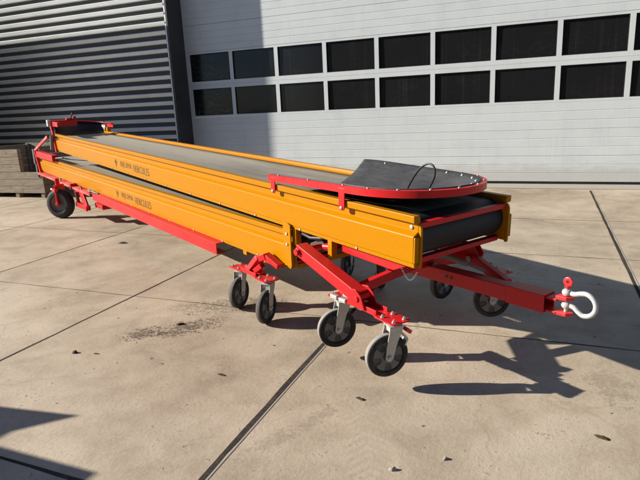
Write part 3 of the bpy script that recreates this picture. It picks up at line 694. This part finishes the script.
m = MB(MT); m.plate([(-2.74, .72), (-2.74, .655), (-2.25, .627), (-2.14, .675), (-2.14, .70)], 2.20, 2.25, lambda a, b_, c: (a, c, b_)); m.build('drawbar_brace', RED, mach, bevel=.004)
m = MB(MT); m.bar((-2.30, 2.95, .585), (-1.84, 2.772, .50), .045, .065); m.build('drawbar_brace', RED, mach, bevel=.004)
for v in (2.90, 2.96):
    m = MB(MT); m.plate([(-2.42, .66), (-2.20, .66), (-2.16, .60), (-2.19, .535), (-2.30, .51), (-2.42, .58)], v - .006, v + .006, lambda a, b_, c: (a, c, b_)); m.build('brace_bracket', RED, mach, bevel=.002)
m = MB(MT); m.cyl((-2.225, 2.88, .565), (-2.225, 2.98, .565), .020, 12); m.build('brace_bolt', ZINC, mach)
m = MB(MT); m.cyl((-2.44, 2.80, .590), (-2.16, 2.79, .560), .020, 14); m.cyl((-2.16, 2.79, .560), (-2.02, 2.78, .545), .011, 12); m.bar((-2.42, 2.79, .57), (-2.34, 2.83, .55), .05, .02); m.build('parking_jack', ZINC, mach, smooth=True)
m = MB(MT); m.box(-2.70, -2.45, 2.30, 2.86, .60, .68); m.build('drawbar_carrier', RED, mach, bevel=.004)
# little chain hanging under the front corner
m = MB(MT)
for k in range(15):
    t = k / 14; s_ = -2.135 + .118 * t; z = .672 - .055 * math.sin(math.pi * t); hz = (k % 2) * math.pi / 2
    n8 = 8; P = []
    for j in range(n8):
        a = 2 * math.pi * j / n8; P.append((s_ + .0065 * math.cos(a), 2.16 + .004 * math.sin(a) * math.cos(hz), z + .004 * math.sin(a) * math.sin(hz) ))
    m.tube(P, .0010, 5, True)
m.build('safety_chain', SPOKE, mach, smooth=True)

# --- road wheel under the tail, turned aside
WC = Vector((-7.37, 6.60, .243)); wl = (WC.dot(ah), WC.dot(lv))
a, b_ = world_axle(.15, -.99); A = (a, b_, 0); C0 = (wl[0], wl[1], .243)
w0 = lambda k: (C0[0] + A[0] * k, C0[1] + A[1] * k, C0[2])
m = MB(MT); m.lathe(w0(-.045), A, [(0, .0), (.05, 0), (.07, .02), (.12, .02), (.135, .0), (.142, -.01), (.142, .10), (.135, .09), (.12, .066), (.06, .06), (.045, .085), (0, .085)], 36)
wheel = m.build('road_wheel', SPOKE, mach, smooth=True)
m = MB(MT); m.lathe(w0(-.075), A, [(.140, .02), (.148, .004), (.19, .0), (.222, .012), (.238, .035), (.243, .055), (.240, .058), (.243, .062), (.243, .088), (.240, .092), (.243, .095), (.238, .115), (.222, .138), (.19, .150), (.148, .146), (.140, .13), (.140, .02)], 48); m.build('tyre', RUBBER, wheel, smooth=True)
m = MB(MT); q = w0(.06); m.bar((q[0], q[1], .235), (q[0] - .02, q[1], .54), .03, .055, (A[0], A[1], 0)); m.lathe(w0(.04), A, [(0, 0), (.035, 0), (.035, .045), (.02, .05), (0, .05)], 12)
q2 = w0(-.11); m.bar((q2[0], q2[1], .235), (q2[0] - .02, q2[1], .54), .03, .055, (A[0], A[1], 0)); m.bar((q[0] - .02, q[1], .535), (q2[0] - .02, q2[1], .535), .06, .05); m.build('wheel_fork', RED, mach, bevel=.003)
m = MB(MT); m.cyl((C0[0] - .02, C0[1], .55), (C0[0] - .02, C0[1], .66), .035, 16); m.bar((C0[0] - .12, C0[1] - .06, .47), (C0[0] + .10, C0[1] - .06, .47), .05, .04); m.build('wheel_stem', RED, mach, bevel=.003)
m = MB(MT); m.cyl((C0[0] - .24, C0[1] - .06, .47), (C0[0] - .12, C0[1] - .06, .47), .018, 12); m.build('stem_pin', ZINC, mach, smooth=True)
m = MB(MT); m.box(-9.75, -9.60, 2.05, 3.10, .46, .56); m.build('tail_axle_beam', RED, mach, bevel=.004)
m = MB(MT); m.bar((-9.20, 2.10, .50), (-8.84, 2.08, .24), .03, .14, (1, 0, 0)); m.bar((-9.62, 2.11, .50), (-9.42, 2.10, .22), .03, .10, (1, 0, 0)); m.bar((-9.55, 2.10, .46), (-9.20, 2.10, .50), .03, .08); m.build('tow_bracket', RED, mach, bevel=.004)
m = MB(MT); m.box(-9.48, -8.84, 2.06, 2.13, .20, .27); m.box(-8.85, -8.45, 2.2, 2.9, .24, .31); m.build('tow_beam', RED, mach, bevel=.004, split=True)
m = MB(MT); m.bar((-8.80, 2.30, .30), (-8.55, 2.30, .50), .04, .05); m.bar((-8.80, 2.8, .30), (-8.55, 2.8, .50), .04, .05); m.build('tow_stay', RED, mach, bevel=.004, split=True)

# ------------------------------------------------------------------ wooden crate at the left
cd = Vector((.922, .387, 0)); cn = Vector((-.387, .922, 0)); corner = Vector((-9.66, 8.30, 0))
crate = tag(empty('wooden_crate', corner, R(2)), 'weathered wooden plank crate with a cut-out front, standing behind the rear road wheel', 'crate')
def boards(x0, x1, y0, y1, z0, z1, n, name='side_boards'):
    m = MB(); h = (z1 - z0) / n
    for k in range(n): m.box(x0 + random.uniform(0, .006), x1 - random.uniform(0, .006), y0 + random.uniform(0, .004), y1, z0 + k * h + .003, z0 + (k + 1) * h - .003)
    return m.build(name, WOOD, crate, bevel=.004)
boards(-1.62, .0, 0, .025, .10, .55, 3, 'front_boards')
boards(-1.62, -.585, 0, .025, .552, 1.03, 3, 'front_boards')
boards(-1.62, .0, 1.175, 1.20, .10, 1.10, 6, 'back_boards')
m = MB()
for k in range(6): m.box(-1.62, -1.595, .027, 1.173, .103 + k * .163, .26 + k * .163); m.box(-.025, .0, .027, 1.173, .103 + k * .163, .26 + k * .163)
m.build('end_boards', WOOD, crate, bevel=.003, split=True)
m = MB(); m.box(-1.59, -.03, .03, 1.17, .10, .125); m.build('crate_floor', WOOD, crate)
for x in (-1.55, -.81, -.09):
    m = MB(); m.box(x - .05, x + .05, .02, 1.18, .0, .097); m.build('skid', WOOD, crate, bevel=.004)
m = MB()
for x in (-1.58, -.625, -.06): m.box(x - .0, x + .05, .027, .075, .13, .548 if x > -.6 else 1.02); m.box(x, x + .05, 1.12, 1.172, .13, 1.09)
m.build('corner_post', WOOD, crate, split=True)
m = MB()
for z, dz in ((.66, .02), (.78, .03), (.93, .03)): m.cyl((-.52, .9, z), (-.06, .75, z + dz), .010, 8)  # pale rods standing in for light through the gaps between boards
m.build('gap_light_rod', ZINC, crate, smooth=True, split=True)

# ------------------------------------------------------------------ unseen things added outside the frame to throw shadows and block sky light
cs = tag(empty('shadow_cabinet', (-5.25, .30, 0)), 'grey cabinet and top sheet added outside the left edge to cast a shadow', 'cabinet')
m = MB(); m.box(-.75, .78, -.62, .62, .06, 1.2); m.build('cabinet_body', SLAT, cs, bevel=.008)  # unseen box, added to cast the shadow at lower left
m = MB(); m.box(-.7, .72, -.55, .55, 0, .058); m.build('cabinet_foot', STEELDARK, cs)
m = MB(); m.plate([(-.70, -.2), (-.3, -.2), (.0, .60), (.02, .72), (.25, .955), (-.28, .885), (-.70, .86)], 1.203, 1.225); m.build('shadow_shape_sheet', WOOD, cs)  # outline cut to give the cast shadow its spike
pw = tag(empty('shadow_screen', (-17, 9.2, 0)), 'tall white sheet screen added outside the left edge of the frame to shade the slats', 'screen')
for k in range(4):
    m = MB(); x = -6.0 + k * 2.65; m.box(x, x + 2.64, -.025, .025, 0, 5.61); m.build('screen_panel', DOORW, pw)  # made-up screen, placed to shade the lower slats; white brightens slat reflections

hb_ = tag(empty('sky_blocker_hall', (14, -12, 0)), 'long dark clad hall added behind the camera to block low sky, mirrored in window panes', 'hall')
m = MB(); m.box(-28, 40, -8, 0, 0, 9.0); m.build('hall_body', ANTHR, hb_)  # unseen hall, added to cut the sky fill and darken pane reflections
m = MB(); m.prism([(.3, 9.001), (-4, 10.6), (-8.3, 9.001)], -28.4, 40.4); m.build('roof', ANTHR, hb_)
for k in range(9):
    m = MB(); m.box(-25 + k * 7.2, -20.6 + k * 7.2, .003, .06, .02, 4.4); m.build('hall_door', PLINTH, hb_)
# ------------------------------------------------------------------ bits lying on the yard
def scrap(name, x, y, w, l, rot, label, cat, mt, h=.006, group=None):
    rnd = random.Random(int(abs(x * 1000 + y * 77))); m = MB(); n = 9; top = []; bot = []
    for k in range(n):
        t = 2 * math.pi * k / n; r = rnd.uniform(.75, 1.1); top.append(m.v(math.cos(t) * l * r * .62, math.sin(t) * w * r * .62, h * rnd.uniform(.7, 1.5))); bot.append(m.v(math.cos(t) * l * r, math.sin(t) * w * r, .0005))
    for k in range(n): m.face([bot[k], bot[(k + 1) % n], top[(k + 1) % n], top[k]])
    c = m.v(0, 0, h * 1.5)
    for k in range(n): m.face([top[k], top[(k + 1) % n], c])
    m.face(bot[::-1]); o = m.build(name, mt, smooth=False); o.location = (x, y, .0005); o.rotation_euler = (0, 0, rot); tag(o, label, cat, group); return o
scrap('pebble', -2.98, 2.586, .018, .024, .4, 'small dark stone lying alone on the sunny slab at the left', 'stone', LEAF, .012)
scrap('dry_leaf', -2.82, 2.62, .008, .030, .1, 'thin dark leaf stem lying left of the rear near casters', 'leaf', LEAF, .004)
scrap('dry_leaf', -1.80, 2.614, .011, .036, -.05, 'flat dark leaf on the slab left of the joint, below the rear casters', 'leaf', LEAF, .005)
scrap('wood_chip', -.882, 2.60, .012, .034, -.25, 'dark wood chip on the concrete just left below the front near caster', 'chip', LEAF, .006)
scrap('pebble', -.555, 2.065, .013, .022, .5, 'pale gravel lump at the bottom of the picture, below the front caster', 'stone', STONE, .010)
scrap('pebble', -.35, 2.215, .011, .016, 1.1, 'tiny pale pebble right of the pale gravel lump', 'stone', STONE, .009)
scrap('dry_leaf', .329, 2.61, .014, .038, -.3, 'curled brown leaf on the sunny slab at lower right', 'leaf', LEAF, .008)
scrap('wood_chip', -2.56, 3.235, .020, .036, .7, 'dark crumb of bark lying in the dirt stain near the rear casters', 'chip', LEAF, .010)
scrap('wood_chip', -5.0, 5.35, .03, .075, .2, 'short dark stick lying on the slab beside the red under rail', 'stick', LEAF, .012)
# ------------------------------------------------------------------ camera, sun, sky
FPX, TILT, ROLL, YAW = 541.85, .2401, -.0467, -.3944
fw = Vector((0, math.cos(TILT), -math.sin(TILT))); rt = Vector((1, 0, 0)); up = rt.cross(fw)
r2 = rt * math.cos(ROLL) + up * math.sin(ROLL); u2 = -rt * math.sin(ROLL) + up * math.cos(ROLL)
rz = Matrix.Rotation(-YAW, 3, 'Z'); r2, u2, fw = rz @ r2, rz @ u2, rz @ fw
cam = bpy.data.cameras.new('camera'); co = bpy.data.objects.new('camera', cam); COL.objects.link(co)
mt = Matrix((r2, u2, -fw)).transposed().to_4x4(); mt.translation = Vector((0, 0, 1.6)); co.matrix_world = mt
cam.sensor_width = 36; cam.lens = 36 * FPX / 640; cam.clip_end = 1500; cam.clip_start = .05
S.camera = co
EL = math.atan(.44); SD = Vector((.966, .256, 0)).normalized() * math.cos(EL); SD.z = -math.sin(EL)
sun = bpy.data.lights.new('sun', 'SUN'); sun.energy = 5.0; sun.angle = R(.53); sun.color = (1.0, .935, .84)
so = bpy.data.objects.new('sun', sun); COL.objects.link(so); so.rotation_euler = SD.to_track_quat('-Z', 'Y').to_euler(); so.location = (-10, -4, 12)
w = bpy.data.worlds.new('World'); S.world = w; w.use_nodes = True
nt = w.node_tree; bg = nt.nodes['Background']; sk = nt.nodes.new('ShaderNodeTexSky'); sk.sky_type = 'NISHITA'; sk.sun_disc = False
sk.sun_elevation = EL; sk.sun_rotation = math.atan2(-SD.x, -SD.y); sk.air_density = 1.0; sk.dust_density = .25; sk.ozone_density = 6.0
nt.links.new(sk.outputs[0], bg.inputs['Color']); bg.inputs['Strength'].default_value = .054
S.view_settings.view_transform = 'Standard'; S.view_settings.look = 'None'; S.view_settings.gamma = 1; S.view_settings.exposure = .98
S.view_settings.use_curve_mapping = False
S.render.resolution_x, S.render.resolution_y = 1024, 768
